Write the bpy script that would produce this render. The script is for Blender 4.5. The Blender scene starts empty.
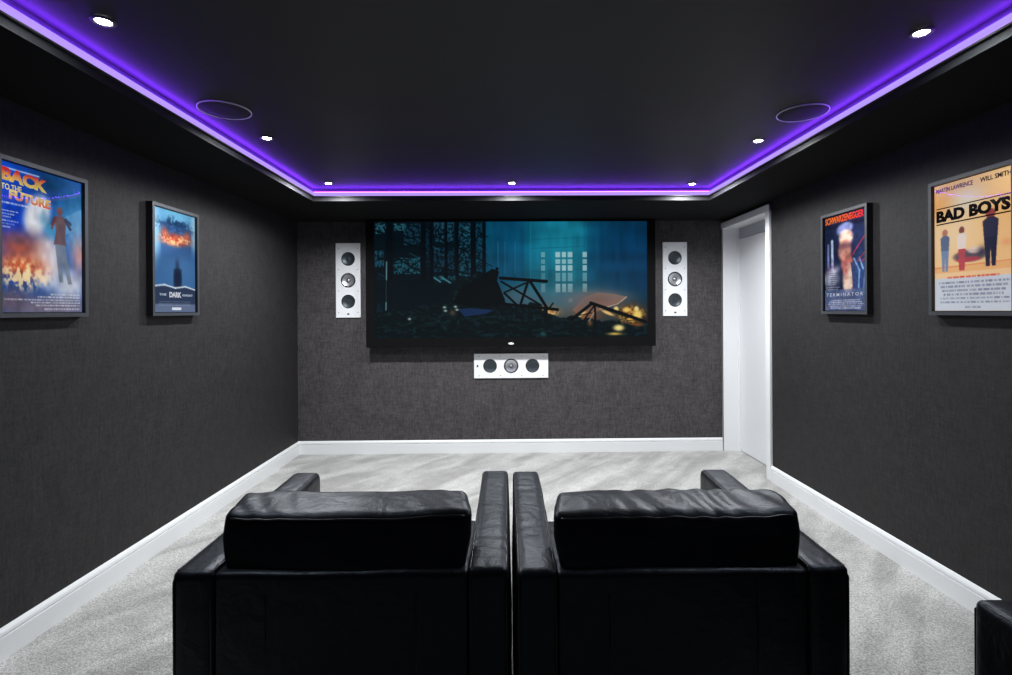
import bpy, bmesh, math, random
import numpy as np
from mathutils import Vector, Matrix, noise as mnoise
random.seed(4); rng = np.random.RandomState(7)
S = bpy.context.scene; C = S.collection
PI = math.pi

# ------------------------------------------------------------------ helpers
def srgb(r, g, b):
    f = lambda c: (c/255/12.92) if c/255 <= .04045 else ((c/255+.055)/1.055)**2.4
    return (f(r), f(g), f(b))

def new_mat(name):
    m = bpy.data.materials.new(name); m.use_nodes = True
    nt = m.node_tree; b = nt.nodes['Principled BSDF']
    return m, nt, b

def plain(name, col, rough=.5, metal=0., spec=.5, bump=0., bscale=200.):
    m, nt, b = new_mat(name)
    b.inputs['Base Color'].default_value = (*col, 1); b.inputs['Roughness'].default_value = rough
    b.inputs['Metallic'].default_value = metal; b.inputs['Specular IOR Level'].default_value = spec
    if bump:
        tc = nt.nodes.new('ShaderNodeTexCoord'); n = nt.nodes.new('ShaderNodeTexNoise')
        n.inputs['Scale'].default_value = bscale; n.inputs['Detail'].default_value = 4
        bp = nt.nodes.new('ShaderNodeBump'); bp.inputs['Strength'].default_value = bump; bp.inputs['Distance'].default_value = .002
        nt.links.new(tc.outputs['Object'], n.inputs['Vector']); nt.links.new(n.outputs['Fac'], bp.inputs['Height'])
        nt.links.new(bp.outputs['Normal'], b.inputs['Normal'])
    return m

def emit(name, col, strength):
    m = bpy.data.materials.new(name); m.use_nodes = True; nt = m.node_tree; nt.nodes.clear()
    e = nt.nodes.new('ShaderNodeEmission'); o = nt.nodes.new('ShaderNodeOutputMaterial')
    e.inputs['Color'].default_value = (*col, 1); e.inputs['Strength'].default_value = strength
    nt.links.new(e.outputs[0], o.inputs[0]); return m

def obj(name, bm, mat, parent=None, smooth=False, loc=(0,0,0)):
    me = bpy.data.meshes.new(name)
    bmesh.ops.recalc_face_normals(bm, faces=bm.faces)
    bm.to_mesh(me); bm.free()
    for m in (mat if isinstance(mat, (list, tuple)) else [mat]): me.materials.append(m)
    if smooth:
        for p in me.polygons: p.use_smooth = True
    o = bpy.data.objects.new(name, me); C.objects.link(o); o.location = loc
    if parent: o.parent = parent
    return o

def tag(o, label, cat, group=None):
    o['label'] = label; o['category'] = cat
    if group: o['group'] = group
    return o

def thing(name, label, cat, loc=(0,0,0), rotz=0, group=None):
    o = bpy.data.objects.new(name, None); C.objects.link(o); o.empty_display_size = .1
    o.location = loc; o.rotation_euler = (0, 0, rotz)
    return tag(o, label, cat, group)

def struct(name, bm, mat, smooth=False):
    o = obj(name, bm, mat, None, smooth); o['kind'] = 'structure'; return o

def box(bm, x0, x1, y0, y1, z0, z1, bev=0, seg=2, mi=0):
    r = bmesh.ops.create_cube(bm, size=1)
    for v in r['verts']:
        v.co = Vector(((x0+x1)/2 + v.co.x*(x1-x0), (y0+y1)/2 + v.co.y*(y1-y0), (z0+z1)/2 + v.co.z*(z1-z0)))
    fs = {f for v in r['verts'] for f in v.link_faces}
    for f in fs: f.material_index = mi
    if bev:
        es = list({e for v in r['verts'] for e in v.link_edges})
        bmesh.ops.bevel(bm, geom=es, offset=bev, segments=seg, profile=.5, affect='EDGES')

def prism(bm, prof, axis, a, b):
    """prof: list of 2D points; extruded along axis from a to b."""
    def mk(p, t):
        return {'x': (t, p[0], p[1]), 'y': (p[0], t, p[1]), 'z': (p[0], p[1], t)}[axis]
    A = [bm.verts.new(mk(p, a)) for p in prof]; B = [bm.verts.new(mk(p, b)) for p in prof]
    n = len(prof)
    bm.faces.new(A); bm.faces.new(B[::-1])
    for i in range(n): bm.faces.new((A[i], A[(i+1) % n], B[(i+1) % n], B[i]))

def lathe(bm, prof, cx=0, cz=0, y0=0, n=40, axis='y', mi=None):
    """revolve (r, h) profile; axis 'y': h towards -y ; axis 'z': h along z."""
    rings = []
    for r, h in prof:
        ring = []
        if r < 1e-6:
            ring = [bm.verts.new((cx, y0-h, cz) if axis == 'y' else (cx, y0, cz+h))]
        else:
            for k in range(n):
                a = 2*PI*k/n
                p = (cx+r*math.cos(a), y0-h, cz+r*math.sin(a)) if axis == 'y' else (cx+r*math.cos(a), y0+r*math.sin(a), cz+h)
                ring.append(bm.verts.new(p))
        rings.append(ring)
    for A, B in zip(rings, rings[1:]):
        for k in range(n):
            a0, a1 = A[k % len(A)], A[(k+1) % len(A)]; b0, b1 = B[k % len(B)], B[(k+1) % len(B)]
            vs = []
            for v in (a0, a1, b1, b0):
                if v not in vs: vs.append(v)
            if len(vs) > 2: bm.faces.new(vs)

def tube(bm, pts, r, closed=False, n=8):
    pts = [Vector(p) for p in pts]; N = len(pts); rings = []
    for i, p in enumerate(pts):
        a = pts[(i-1) % N] if (closed or i > 0) else p; b = pts[(i+1) % N] if (closed or i < N-1) else p
        d = (b-a).normalized(); up = Vector((0,0,1)) if abs(d.z) < .9 else Vector((1,0,0))
        u = d.cross(up).normalized(); w = u.cross(d)
        rings.append([bm.verts.new(p + r*(math.cos(2*PI*k/n)*u + math.sin(2*PI*k/n)*w)) for k in range(n)])
    M = N if closed else N-1
    for i in range(M):
        A, B = rings[i], rings[(i+1) % N]
        for k in range(n): bm.faces.new((A[k], A[(k+1) % n], B[(k+1) % n], B[k]))
    if not closed: bm.faces.new(rings[0][::-1]); bm.faces.new(rings[-1])

def soft_box(size, rad, step=.02, puff=(0,0,0), fn=None):
    """rounded, slightly bulging upholstered block centred on the origin with its own wrinkles (fn moves vertices)."""
    sx, sy, sz = size; bm = bmesh.new()
    nx, ny, nz = [max(4, int(s/step)) for s in size]
    vs = {}
    def co(i, n, s):
        t = i/n*2-1
        t = math.copysign(abs(t)**.75, t)          # denser at the edges
        return t*s/2
    def get(i, j, k):
        key = (i, j, k)
        if key not in vs:
            p = Vector((co(i,nx,sx), co(j,ny,sy), co(k,nz,sz)))
            q = Vector([max(-s/2+rad, min(s/2-rad, c)) for c, s in zip(p, size)])
            d = p-q
            if d.length > 1e-9: p = q + d.normalized()*rad*min(1, max(abs(d.x), abs(d.y), abs(d.z))/rad) if max(abs(d.x), abs(d.y), abs(d.z)) < rad-1e-6 else q + d.normalized()*rad
            u = [1-(2*c/s)**2 if abs(2*c/s) < 1 else 0 for c, s in zip(p, size)]
            p.x += puff[0]*(2*p.x/sx)*max(0,u[1])**.5*max(0,u[2])**.5
            p.y += puff[1]*(2*p.y/sy)*max(0,u[0])**.5*max(0,u[2])**.5
            p.z += puff[2]*(2*p.z/sz)*max(0,u[0])**.5*max(0,u[1])**.5
            if fn: p = fn(p)
            vs[key] = bm.verts.new(p)
        return vs[key]
    for i in range(nx):
        for j in range(ny):
            for k in (0, nz): bm.faces.new((get(i,j,k), get(i+1,j,k), get(i+1,j+1,k), get(i,j+1,k)))
    for i in range(nx):
        for k in range(nz):
            for j in (0, ny): bm.faces.new((get(i,j,k), get(i+1,j,k), get(i+1,j,k+1), get(i,j,k+1)))
    for j in range(ny):
        for k in range(nz):
            for i in (0, nx): bm.faces.new((get(i,j,k), get(i,j+1,k), get(i,j+1,k+1), get(i,j,k+1)))
    return bm

# ------------------------------------------------------------------ camera
F = 520.; TH = math.radians(.8); RO = .0055
CX = 507+F*math.tan(TH); CY = 310.4
cd = bpy.data.cameras.new('camera'); cam = bpy.data.objects.new('camera', cd); C.objects.link(cam); S.camera = cam
cd.sensor_fit = 'HORIZONTAL'; cd.sensor_width = 36; cd.lens = F/1012*36
cd.shift_x = -(CX-506)/1012; cd.shift_y = (CY-337.5)/1012; cd.clip_start = .02
cam.matrix_world = Matrix.Translation((0,0,1.30)) @ Matrix.Rotation(-TH, 4, 'Z') @ Matrix.Rotation(PI/2, 4, 'X') @ Matrix.Rotation(-RO, 4, 'Z')

# ------------------------------------------------------------------ materials
def wall_material(name, lo, hi):
    m, nt, b = new_mat(name); N = nt.nodes; L = nt.links
    tc = N.new('ShaderNodeTexCoord')
    def nz(scale, sc3, det=3, rough=.6):
        mp = N.new('ShaderNodeMapping'); mp.inputs['Scale'].default_value = sc3
        n = N.new('ShaderNodeTexNoise'); n.inputs['Scale'].default_value = scale; n.inputs['Detail'].default_value = det; n.inputs['Roughness'].default_value = rough
        L.new(tc.outputs['Object'], mp.inputs['Vector']); L.new(mp.outputs[0], n.inputs['Vector']); return n.outputs['Fac']
    def math_(op, a, bb):
        k = N.new('ShaderNodeMath'); k.operation = op
        for i, v in enumerate((a, bb)):
            if isinstance(v, (int, float)): k.inputs[i].default_value = v
            else: L.new(v, k.inputs[i])
        return k.outputs[0]
    vert = nz(75, (1,1,.22)); fine = nz(150, (1,1,1), 3); hor = nz(60, (.2,.2,1)); blot = nz(11, (1,1,.7), 6, .7)
    s = math_('ADD', math_('MULTIPLY', vert, .28), math_('MULTIPLY', fine, .36))
    s = math_('ADD', s, math_('MULTIPLY', hor, .18)); s = math_('ADD', s, math_('MULTIPLY', blot, .20))
    cr = N.new('ShaderNodeValToRGB'); e = cr.color_ramp.elements
    e[0].position = .36; e[0].color = (*lo,1); e[1].position = .66; e[1].color = (*hi,1)
    L.new(s, cr.inputs['Fac']); L.new(cr.outputs['Color'], b.inputs['Base Color'])
    b.inputs['Roughness'].default_value = .62; b.inputs['Specular IOR Level'].default_value = .3
    bp = N.new('ShaderNodeBump'); bp.inputs['Strength'].default_value = .35; bp.inputs['Distance'].default_value = .003
    L.new(s, bp.inputs['Height']); L.new(bp.outputs['Normal'], b.inputs['Normal'])
    return m

def carpet_material():
    m, nt, b = new_mat('pale_grey_carpet'); N = nt.nodes; L = nt.links
    tc = N.new('ShaderNodeTexCoord')
    def nz(scale, sc3, det, rot=0, dist=0):
        mp = N.new('ShaderNodeMapping'); mp.inputs['Scale'].default_value = sc3; mp.inputs['Rotation'].default_value = (0,0,rot)
        n = N.new('ShaderNodeTexNoise'); n.inputs['Scale'].default_value = scale; n.inputs['Detail'].default_value = det
        n.inputs['Distortion'].default_value = dist
        L.new(tc.outputs['Object'], mp.inputs['Vector']); L.new(mp.outputs[0], n.inputs['Vector']); return n.outputs['Fac']
    def streak(scale, a, sc3, det):
        r_ = N.new('ShaderNodeMapping'); r_.inputs['Rotation'].default_value = (0,0,a); q_ = N.new('ShaderNodeMapping'); q_.inputs['Scale'].default_value = sc3
        n = N.new('ShaderNodeTexNoise'); n.inputs['Scale'].default_value = scale; n.inputs['Detail'].default_value = det; n.inputs['Distortion'].default_value = .5
        L.new(tc.outputs['Object'], r_.inputs['Vector']); L.new(r_.outputs[0], q_.inputs['Vector']); L.new(q_.outputs[0], n.inputs['Vector']); return n.outputs['Fac']
    big = streak(3.0, .70, (2.0,.42,1), 4); mid = nz(9, (1,1,1), 5, .3, .8); pile = nz(190, (1,1,1), 3); tuft = nz(85, (1,1,1), 4)
    def ramp(fac, p0, c0, p1, c1):
        r = N.new('ShaderNodeValToRGB'); e = r.color_ramp.elements
        e[0].position = p0; e[0].color = (*c0,1); e[1].position = p1; e[1].color = (*c1,1); L.new(fac, r.inputs['Fac']); return r.outputs['Color']
    def mul(a, c, f=1.):
        x = N.new('ShaderNodeMix'); x.data_type = 'RGBA'; x.blend_type = 'MULTIPLY'; x.inputs[0].default_value = f
        L.new(a, x.inputs['A']); L.new(c, x.inputs['B']); return x.outputs['Result']
    base = ramp(big, .40, (.52,.505,.485), .60, (.78,.765,.74))
    c = mul(base, ramp(mid, .35, (.84,.84,.84), .65, (1,1,1)))
    c = mul(c, ramp(pile, .30, (.42,.43,.43), .62, (1,1,1)))
    c = mul(c, ramp(tuft, .34, (.62,.63,.63), .60, (1,1,1)))
    L.new(c, b.inputs['Base Color']); b.inputs['Roughness'].default_value = .95; b.inputs['Specular IOR Level'].default_value = .1
    b.inputs['Sheen Weight'].default_value = .25
    bp = N.new('ShaderNodeBump'); bp.inputs['Strength'].default_value = .6; bp.inputs['Distance'].default_value = .006
    L.new(pile, bp.inputs['Height']); L.new(bp.outputs['Normal'], b.inputs['Normal'])
    return m

def leather_material():
    m, nt, b = new_mat('black_leather'); N = nt.nodes; L = nt.links
    b.inputs['Specular Tint'].default_value = (.72,.82,1,1); b.inputs['Base Color'].default_value = (.004,.0045,.006,1); b.inputs['Specular IOR Level'].default_value = .36
    tc = N.new('ShaderNodeTexCoord')
    n1 = N.new('ShaderNodeTexNoise'); n1.inputs['Scale'].default_value = 14; n1.inputs['Detail'].default_value = 4; n1.inputs['Distortion'].default_value = .6
    v = N.new('ShaderNodeTexVoronoi'); v.inputs['Scale'].default_value = 420; v.feature = 'DISTANCE_TO_EDGE'
    L.new(tc.outputs['Object'], n1.inputs['Vector']); L.new(tc.outputs['Object'], v.inputs['Vector'])
    b1 = N.new('ShaderNodeBump'); b1.inputs['Strength'].default_value = .5; b1.inputs['Distance'].default_value = .012
    b2 = N.new('ShaderNodeBump'); b2.inputs['Strength'].default_value = .25; b2.inputs['Distance'].default_value = .0006
    L.new(n1.outputs['Fac'], b1.inputs['Height']); L.new(v.outputs['Distance'], b2.inputs['Height'])
    L.new(b1.outputs['Normal'], b2.inputs['Normal']); L.new(b2.outputs['Normal'], b.inputs['Normal'])
    r = N.new('ShaderNodeMapRange'); r.inputs['To Min'].default_value = .36; r.inputs['To Max'].default_value = .52
    L.new(n1.outputs['Fac'], r.inputs['Value']); L.new(r.outputs[0], b.inputs['Roughness'])
    return m

M_WALL = wall_material('charcoal_fabric_wallpaper', (.0045,.0043,.0050), (.034,.032,.034)); M_WALLB = wall_material('lightened_grey_brown_wallpaper', (.014,.0125,.0135), (.100,.092,.097)); M_CARPET = carpet_material(); M_LEATHER = leather_material()  # screen wall's copy of the wallpaper is lightened, with lamplight put into its colour
M_PIPING = plain('black_leather_piping', (.006,.006,.008), .4)
M_CEIL = plain('black_satin_ceiling_paint', (.019,.019,.021), .52, spec=.27, bump=.03, bscale=60)
M_SOFFIT = plain('matt_black_soffit_paint', (.010,.010,.011), .85, spec=.1, bump=.03, bscale=60)
M_WHITE = plain('white_gloss_paint', (.80,.81,.82), .32, bump=.02, bscale=40)
M_DOOR = plain('white_door_paint', (.78,.79,.81), .38, bump=.02, bscale=30)
M_BAFFLE = plain('white_speaker_lacquer', (.84,.86,.88), .4)
M_RING = plain('light_grey_ring', (.9,.9,.92), .35)
M_GRILLE = plain('black_grille_cloth', (.008,.008,.009), .8, bump=.5, bscale=900)
M_CONE = plain('dark_grey_cone', (.055,.070,.080), .38, .55)
M_RUBBER = plain('black_rubber_surround', (.01,.01,.011), .5)
M_SILVER = plain('silver_cone', (.62,.63,.66), .3, .85)
M_SCREW = plain('dull_screw', (.22,.23,.26), .4, .6)
M_BLACKMETAL = plain('black_aluminium', (.010,.010,.011), .5, bump=.02)
M_VELVET = plain('black_velvet_border', (.004,.004,.0045), .9, spec=.1)
M_FRAME = plain('dark_grey_frame_face', (.040,.044,.052), .45)
M_FRAMESIDE = plain('black_frame_side', (.008,.008,.009), .55)
M_TRIM = plain('grey_downlight_trim', (.06,.06,.062), .4)
M_BADGE = plain('pale_badge', (.75,.76,.78), .35)
M_DARKWOOD = plain('dark_stained_foot', (.015,.012,.010), .45)

# ------------------------------------------------------------------ room shell
XL, XR, YB, YF = -1.91, 2.00, 4.77, -2.10
ZS, ZC = 2.12, 2.208             # soffit underside, tray ceiling
TXL, TXR, TYB, TYF = -1.437, 1.527, 3.885, -1.25     # tray edges
DY0, DY1, DZ = 3.95, 4.745, 2.04                      # door opening in the right wall
bm = bmesh.new(); box(bm, XL-.2, XR+.4, YF-.2, YB+.2, -.12, 0); struct('floor', bm, M_CARPET)
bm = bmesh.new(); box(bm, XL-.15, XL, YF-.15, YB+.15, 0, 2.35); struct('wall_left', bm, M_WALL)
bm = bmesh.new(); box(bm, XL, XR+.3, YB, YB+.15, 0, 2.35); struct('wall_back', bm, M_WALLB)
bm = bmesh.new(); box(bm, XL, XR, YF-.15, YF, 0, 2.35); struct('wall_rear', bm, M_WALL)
bm = bmesh.new()
box(bm, XR, XR+.16, YF-.15, DY0, 0, 2.35); box(bm, XR, XR+.16, DY0, YB, DZ+.02, 2.35)
struct('wall_right', bm, M_WALL)
bm = bmesh.new()
box(bm, XL, TXL, YF, YB, ZS, 2.34); box(bm, TXR, XR, YF, YB, ZS, 2.34)
box(bm, TXL, TXR, TYB, YB, ZS, 2.34); box(bm, TXL, TXR, YF, TYF, ZS, 2.34)
box(bm, TXL, TXR, TYF, TYB, ZC, 2.34)
ce = struct('ceiling', bm, [M_CEIL, M_SOFFIT])
for p_ in ce.data.polygons:
    if p_.center.z < ZC-.001 and p_.normal.z < -.9: p_.material_index = 1
# baseboards with a stepped, rounded top
def bb_prof(x, s, h=.116, t=.020):
    return [(x, 0), (x+s*t, 0), (x+s*t, h-.030), (x+s*t*.55, h-.0285), (x+s*t*.55, h-.0255), (x+s*t*.88, h-.023), (x+s*t*.80, h-.012), (x+s*t*.5, h-.003), (x+s*t*.2, h), (x, h)]
bm = bmesh.new(); prism(bm, bb_prof(XL, 1), 'y', YF, YB); struct('baseboard_left', bm, M_WHITE)
bm = bmesh.new(); prism(bm, bb_prof(XR, -1), 'y', YF, DY0-.05); struct('baseboard_right', bm, M_WHITE)
bm = bmesh.new(); prism(bm, bb_prof(YB, -1, .118), 'x', XL, XR-.022); struct('baseboard_back', bm, M_WHITE)
bm = bmesh.new(); prism(bm, bb_prof(YF, 1), 'x', XL, XR); struct('baseboard_rear', bm, M_WHITE)
# door lining (jambs and head) set into the opening
bm = bmesh.new()
box(bm, XR-.018, XR+.30, DY1, YB, 0, DZ+.02)                 # jamb against the screen wall
box(bm, XR, XR+.30, DY0-.0, DY0+.022, 0, DZ+.02)
box(bm, XR, XR+.30, DY0, DY1, DZ, DZ+.02)
box(bm, XR+.120, XR+.30, DY1-.012, DY1, 0, DZ); box(bm, XR+.120, XR+.30, DY0+.022, DY0+.034, 0, DZ)
struct('trim_1', bm, M_WHITE)
# casing (architrave) on the room side
bm = bmesh.new()
box(bm, XR-.022, XR, DY0-.055, DY0+.004, 0, DZ+.052, .004)
box(bm, XR-.026, XR, DY0-.055, YB-.002, DZ-.004, DZ+.052, .004)
box(bm, XR-.018, XR-.002, DY1-.002, YB-.004, 0, DZ, .002)
struct('trim_2', bm, M_WHITE)
# head panel over the leaf, its recess shade put into the grey
M_HEAD = plain('shade_grey_head_panel', (.40,.41,.45), .35)
bm = bmesh.new(); box(bm, XR+.128, XR+.17, DY0+.034, DY1-.012, 1.945, DZ, .002); struct('trim_3', bm, M_HEAD)
bm = bmesh.new(); box(bm, XR+.136, XR+.176, DY0+.036, DY1-.014, .006, 1.942, .003)
door = struct('door_1', bm, M_DOOR)
bm = bmesh.new(); box(bm, XR+.17, XR+.36, DY0-.1, YB+.1, 0, 2.35); struct('wall_beyond_door', bm, M_HEAD)

# ------------------------------------------------------------------ LED strip around the ceiling tray
M_LENS = emit('violet_led_diffuser', (.50,.33,1.0), 1.0)
M_LED = emit('violet_led_tape', (.19,.028,1.0), 36.)
def loop_band(bm, z0, z1, inset, thick=.006):
    a, b, c, d = TXL, TXR, TYF, TYB
    box(bm, a, a+inset, c, d, z0, z1); box(bm, b-inset, b, c, d, z0, z1)
    box(bm, a+inset, b-inset, d-inset, d, z0, z1); box(bm, a+inset, b-inset, c, c+inset, z0, z1)
M_REFL = plain('added_grey_reflector', (.11,.11,.12), .5)  # grey band added above the tape to brighten the dark gap below the ceiling
led = thing('led_strip_light', 'continuous violet LED strip running round the edge of the recessed black ceiling', 'strip light', (0, 0, 2.155))
for nm, z0, z1, ins, mt in (('mounting_channel', 2.150, 2.156, .013, M_BLACKMETAL), ('diffuser', 2.156, 2.182, .014, M_LENS), ('added_reflector', 2.189, 2.2075, .0012, M_REFL)):
    bm = bmesh.new(); loop_band(bm, z0-2.155, z1-2.155, ins); obj(nm, bm, mt, led)
# the tape lies on the channel's sloping top and shines up at the ceiling edge
bm = bmesh.new()
def corner(i, z): return [bm.verts.new(v) for v in ((TXL+i,TYF+i,z),(TXR-i,TYF+i,z),(TXR-i,TYB-i,z),(TXL+i,TYB-i,z))]
A_ = corner(.014, 2.1819-2.155); B_ = corner(.0005, 2.1885-2.155); C_ = corner(.0005, 2.1815-2.155)
for k in range(4):
    k2 = (k+1) % 4
    bm.faces.new((A_[k], A_[k2], B_[k2], B_[k])); bm.faces.new((B_[k], B_[k2], C_[k2], C_[k])); bm.faces.new((C_[k], C_[k2], A_[k2], A_[k]))
obj('led_tape', bm, M_LED, led)

# ------------------------------------------------------------------ downlights
M_LAMP = emit('cool_white_led_lamp', (.93,.97,1.0), 60.)
def make_downlight(label, x, y, power):
    t = thing('ceiling_downlight', label, 'downlight', (x, y, ZC), 0, 'small round downlights in the black ceiling')
    bm = bmesh.new(); lathe(bm, [(.022,-.001),(.034,-.001),(.035,-.003),(.032,-.006),(.025,-.006),(.022,-.003),(.022,-.001)], axis='z', n=32)
    obj('trim_ring', bm, M_TRIM, t, True)
    bm = bmesh.new(); lathe(bm, [(.022,-.002),(.019,-.0045),(.011,-.0065),(0,-.007)], axis='z', n=24)
    obj('lamp', bm, M_LAMP, t, True)
    ld = bpy.data.lights.new('downlight_beam', 'SPOT'); ld.energy = power; ld.color = (.955,.978,1.0)
    ld.color = (.955,.978,1.0) if y > 2 else (.87,.95,1.0)
    ld.spot_size = math.radians(168); ld.spot_blend = 1.; ld.shadow_soft_size = .040
    if y > 3.5: ld.spot_size = math.radians(177)
    lo = bpy.data.objects.new('downlight_beam', ld); C.objects.link(lo); lo.parent = t; lo.location = (0,0,-.026 if y > 3.5 else -.013)
    return t
P = 74
for x, y, k, lb in (
    (-1.256, 3.69, 1.75, 'ceiling downlight at the back left corner, nearest the screen wall'),
    (.040, 3.70, 1.6, 'single ceiling downlight above the middle of the screen'),
    (1.340, 3.73, 1.75, 'ceiling downlight at the back right corner, above the door'),
    (-1.247, 2.73, 1.05, 'ceiling downlight on the left side beyond the round ceiling speaker'),
    (1.357, 2.78, 1.05, 'ceiling downlight on the right side beyond the round ceiling speaker'),
    (-1.250, 1.635, .46, 'nearest ceiling downlight on the left, at the top left corner of the view'),
    (1.367, 1.690, .48, 'nearest ceiling downlight on the right, at the top right corner of the view'),
    (1.360, .25, .10, 'dimmed ceiling downlight on the right behind the viewpoint, over the rear armchair')):
    make_downlight(lb, x, y, P*k)

# ------------------------------------------------------------------ in-ceiling speakers
for x, y, lb in ((-1.262, 2.352, 'round flush ceiling speaker with thin pale ring, left side of ceiling'),
                 (1.372, 2.386, 'round flush ceiling speaker with thin pale ring, right side of ceiling')):
    t = thing('ceiling_speaker', lb, 'speaker', (x, y, ZC), 0, 'round speakers flush in the ceiling')
    bm = bmesh.new(); lathe(bm, [(.106,0),(.110,0),(.110,-.005),(.1085,-.006),(.106,-.005),(.106,0)], axis='z', n=64); obj('ring', bm, M_RING, t, True)
    bm = bmesh.new(); lathe(bm, [(.106,-.001),(.104,-.004),(.05,-.0055),(0,-.006)], axis='z', n=64); obj('grille', bm, M_GRILLE, t, True)

# ------------------------------------------------------------------ painted surfaces (prints and the moving picture)
class Canvas:
    def __init__(s, w, h, nx, ny):
        s.w, s.h, s.nx, s.ny = w, h, nx, ny
        s.X, s.Y = np.meshgrid(np.linspace(0, w, nx), np.linspace(0, h, ny)); s.px = w/nx
        s.I = np.zeros((ny, nx, 3))
    def fill(s, c): s.I[:] = c
    def blend(s, a, c):
        a = np.clip(a, 0, 1)[..., None]; s.I = s.I*(1-a)+np.array(c, float)*a
    def blob(s, cx, cy, rx, ry, c, a=1, rot=0, p=1.):
        dx, dy = s.X-cx, s.Y-cy; u = dx*math.cos(rot)+dy*math.sin(rot); v = -dx*math.sin(rot)+dy*math.cos(rot)
        s.blend(a*np.exp(-((u/rx)**2+(v/ry)**2)**p), c)
    def line(s, pts, wd, c, a=1, soft=None):
        soft = soft or s.px
        for (x0, y0), (x1, y1) in zip(pts, pts[1:]):
            dx, dy = x1-x0, y1-y0; L = dx*dx+dy*dy+1e-9
            t = np.clip(((s.X-x0)*dx+(s.Y-y0)*dy)/L, 0, 1)
            d = np.hypot(s.X-x0-t*dx, s.Y-y0-t*dy)
            s.blend(a*np.clip((wd/2-d)/soft+.5, 0, 1), c)
    def poly(s, pts, c, a=1):
        acc = np.zeros_like(s.X)
        for ox, oy in ((-.25,-.25),(.25,-.25),(-.25,.25),(.25,.25)):
            X = s.X+ox*s.px; Y = s.Y+oy*s.px; ins = np.zeros(X.shape, bool); n = len(pts)
            for i in range(n):
                x0, y0 = pts[i]; x1, y1 = pts[(i+1) % n]
                if y0 == y1: continue
                cnd = (y0 > Y) != (y1 > Y); ins ^= cnd & (X < (x1-x0)*(Y-y0)/(y1-y0)+x0)
            acc += ins
        s.blend(a*acc/4, c)
    def rect(s, x0, y0, x1, y1, c, a=1): s.poly([(x0,y0),(x1,y0),(x1,y1),(x0,y1)], c, a)
    def noise(s, sx, sy, seed):
        r = np.random.RandomState(seed); gx, gy = int(s.w/sx)+3, int(s.h/sy)+3; g = r.rand(gy, gx)
        u, v = s.X/sx, s.Y/sy; i, j = u.astype(int), v.astype(int); fu, fv = u-i, v-j
        fu = fu*fu*(3-2*fu); fv = fv*fv*(3-2*fv)
        return (g[j,i]*(1-fu)+g[j,i+1]*fu)*(1-fv)+(g[j+1,i]*(1-fu)+g[j+1,i+1]*fu)*fv
    def textlines(s, x0, x1, y, h, c, a, seed):
        r = np.random.RandomState(seed); x = x0
        while x < x1:
            wdt = r.uniform(.6, 3.2)*h
            s.rect(x, y, min(x+wdt, x1), y+h, c, a*r.uniform(.6,1)); x += wdt+h*r.uniform(.3,.7)

def lin(I):
    I = np.clip(I/255., 0, 1); return np.where(I <= .04045, I/12.92, ((I+.055)/1.055)**2.4)

def painted_panel(name, cv, W, Hh, mat, parent, y=0, thick=.003):
    """a real thin board: W x Hh in the local x/z plane, painted face towards -y."""
    nx, ny = cv.nx, cv.ny
    xs = np.linspace(-W/2, W/2, nx); zs = np.linspace(Hh/2, -Hh/2, ny)
    XX, ZZ = np.meshgrid(xs, zs)
    co = np.stack([XX, np.full_like(XX, y), ZZ], -1).reshape(-1, 3)
    back = np.array([(-W/2,y+thick,Hh/2),(W/2,y+thick,Hh/2),(W/2,y+thick,-Hh/2),(-W/2,y+thick,-Hh/2)])
    j, i = np.meshgrid(np.arange(ny-1), np.arange(nx-1), indexing='ij')
    a = (j*nx+i).ravel(); q = np.stack([a, a+nx, a+nx+1, a+1], -1)
    n0 = nx*ny; faces = q.tolist()
    faces += [[n0, n0+1, n0+2, n0+3], [n0+3, n0+2]+[(ny-1)*nx+k for k in range(nx-1, -1, -1)], [n0+1, n0]+list(range(nx)),
              [n0, n0+3]+[k*nx for k in range(ny-1, -1, -1)], [n0+2, n0+1]+[k*nx+nx-1 for k in range(ny)]]
    me = bpy.data.meshes.new(name); me.from_pydata([tuple(v) for v in np.vstack([co, back])], [], faces)
    ca = me.color_attributes.new('print', 'FLOAT_COLOR', 'POINT')
    col = np.ones((n0+4, 4)); col[:n0, :3] = lin(cv.I).reshape(-1, 3); col[n0:, :3] = .05
    ca.data.foreach_set('color', col.astype(np.float32).ravel()); me.materials.append(mat); me.update()
    o = bpy.data.objects.new(name, me); C.objects.link(o); o.parent = parent; return o

def attr_mat(name, emission=0., base=True, rough=.5):
    m, nt, b = new_mat(name); a = nt.nodes.new('ShaderNodeAttribute'); a.attribute_name = 'print'
    if base: nt.links.new(a.outputs['Color'], b.inputs['Base Color'])
    else: b.inputs['Base Color'].default_value = (.01,.01,.01,1)
    b.inputs['Roughness'].default_value = rough; b.inputs['Specular IOR Level'].default_value = .2
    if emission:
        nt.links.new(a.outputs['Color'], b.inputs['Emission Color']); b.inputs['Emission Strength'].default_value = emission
    return m

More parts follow.
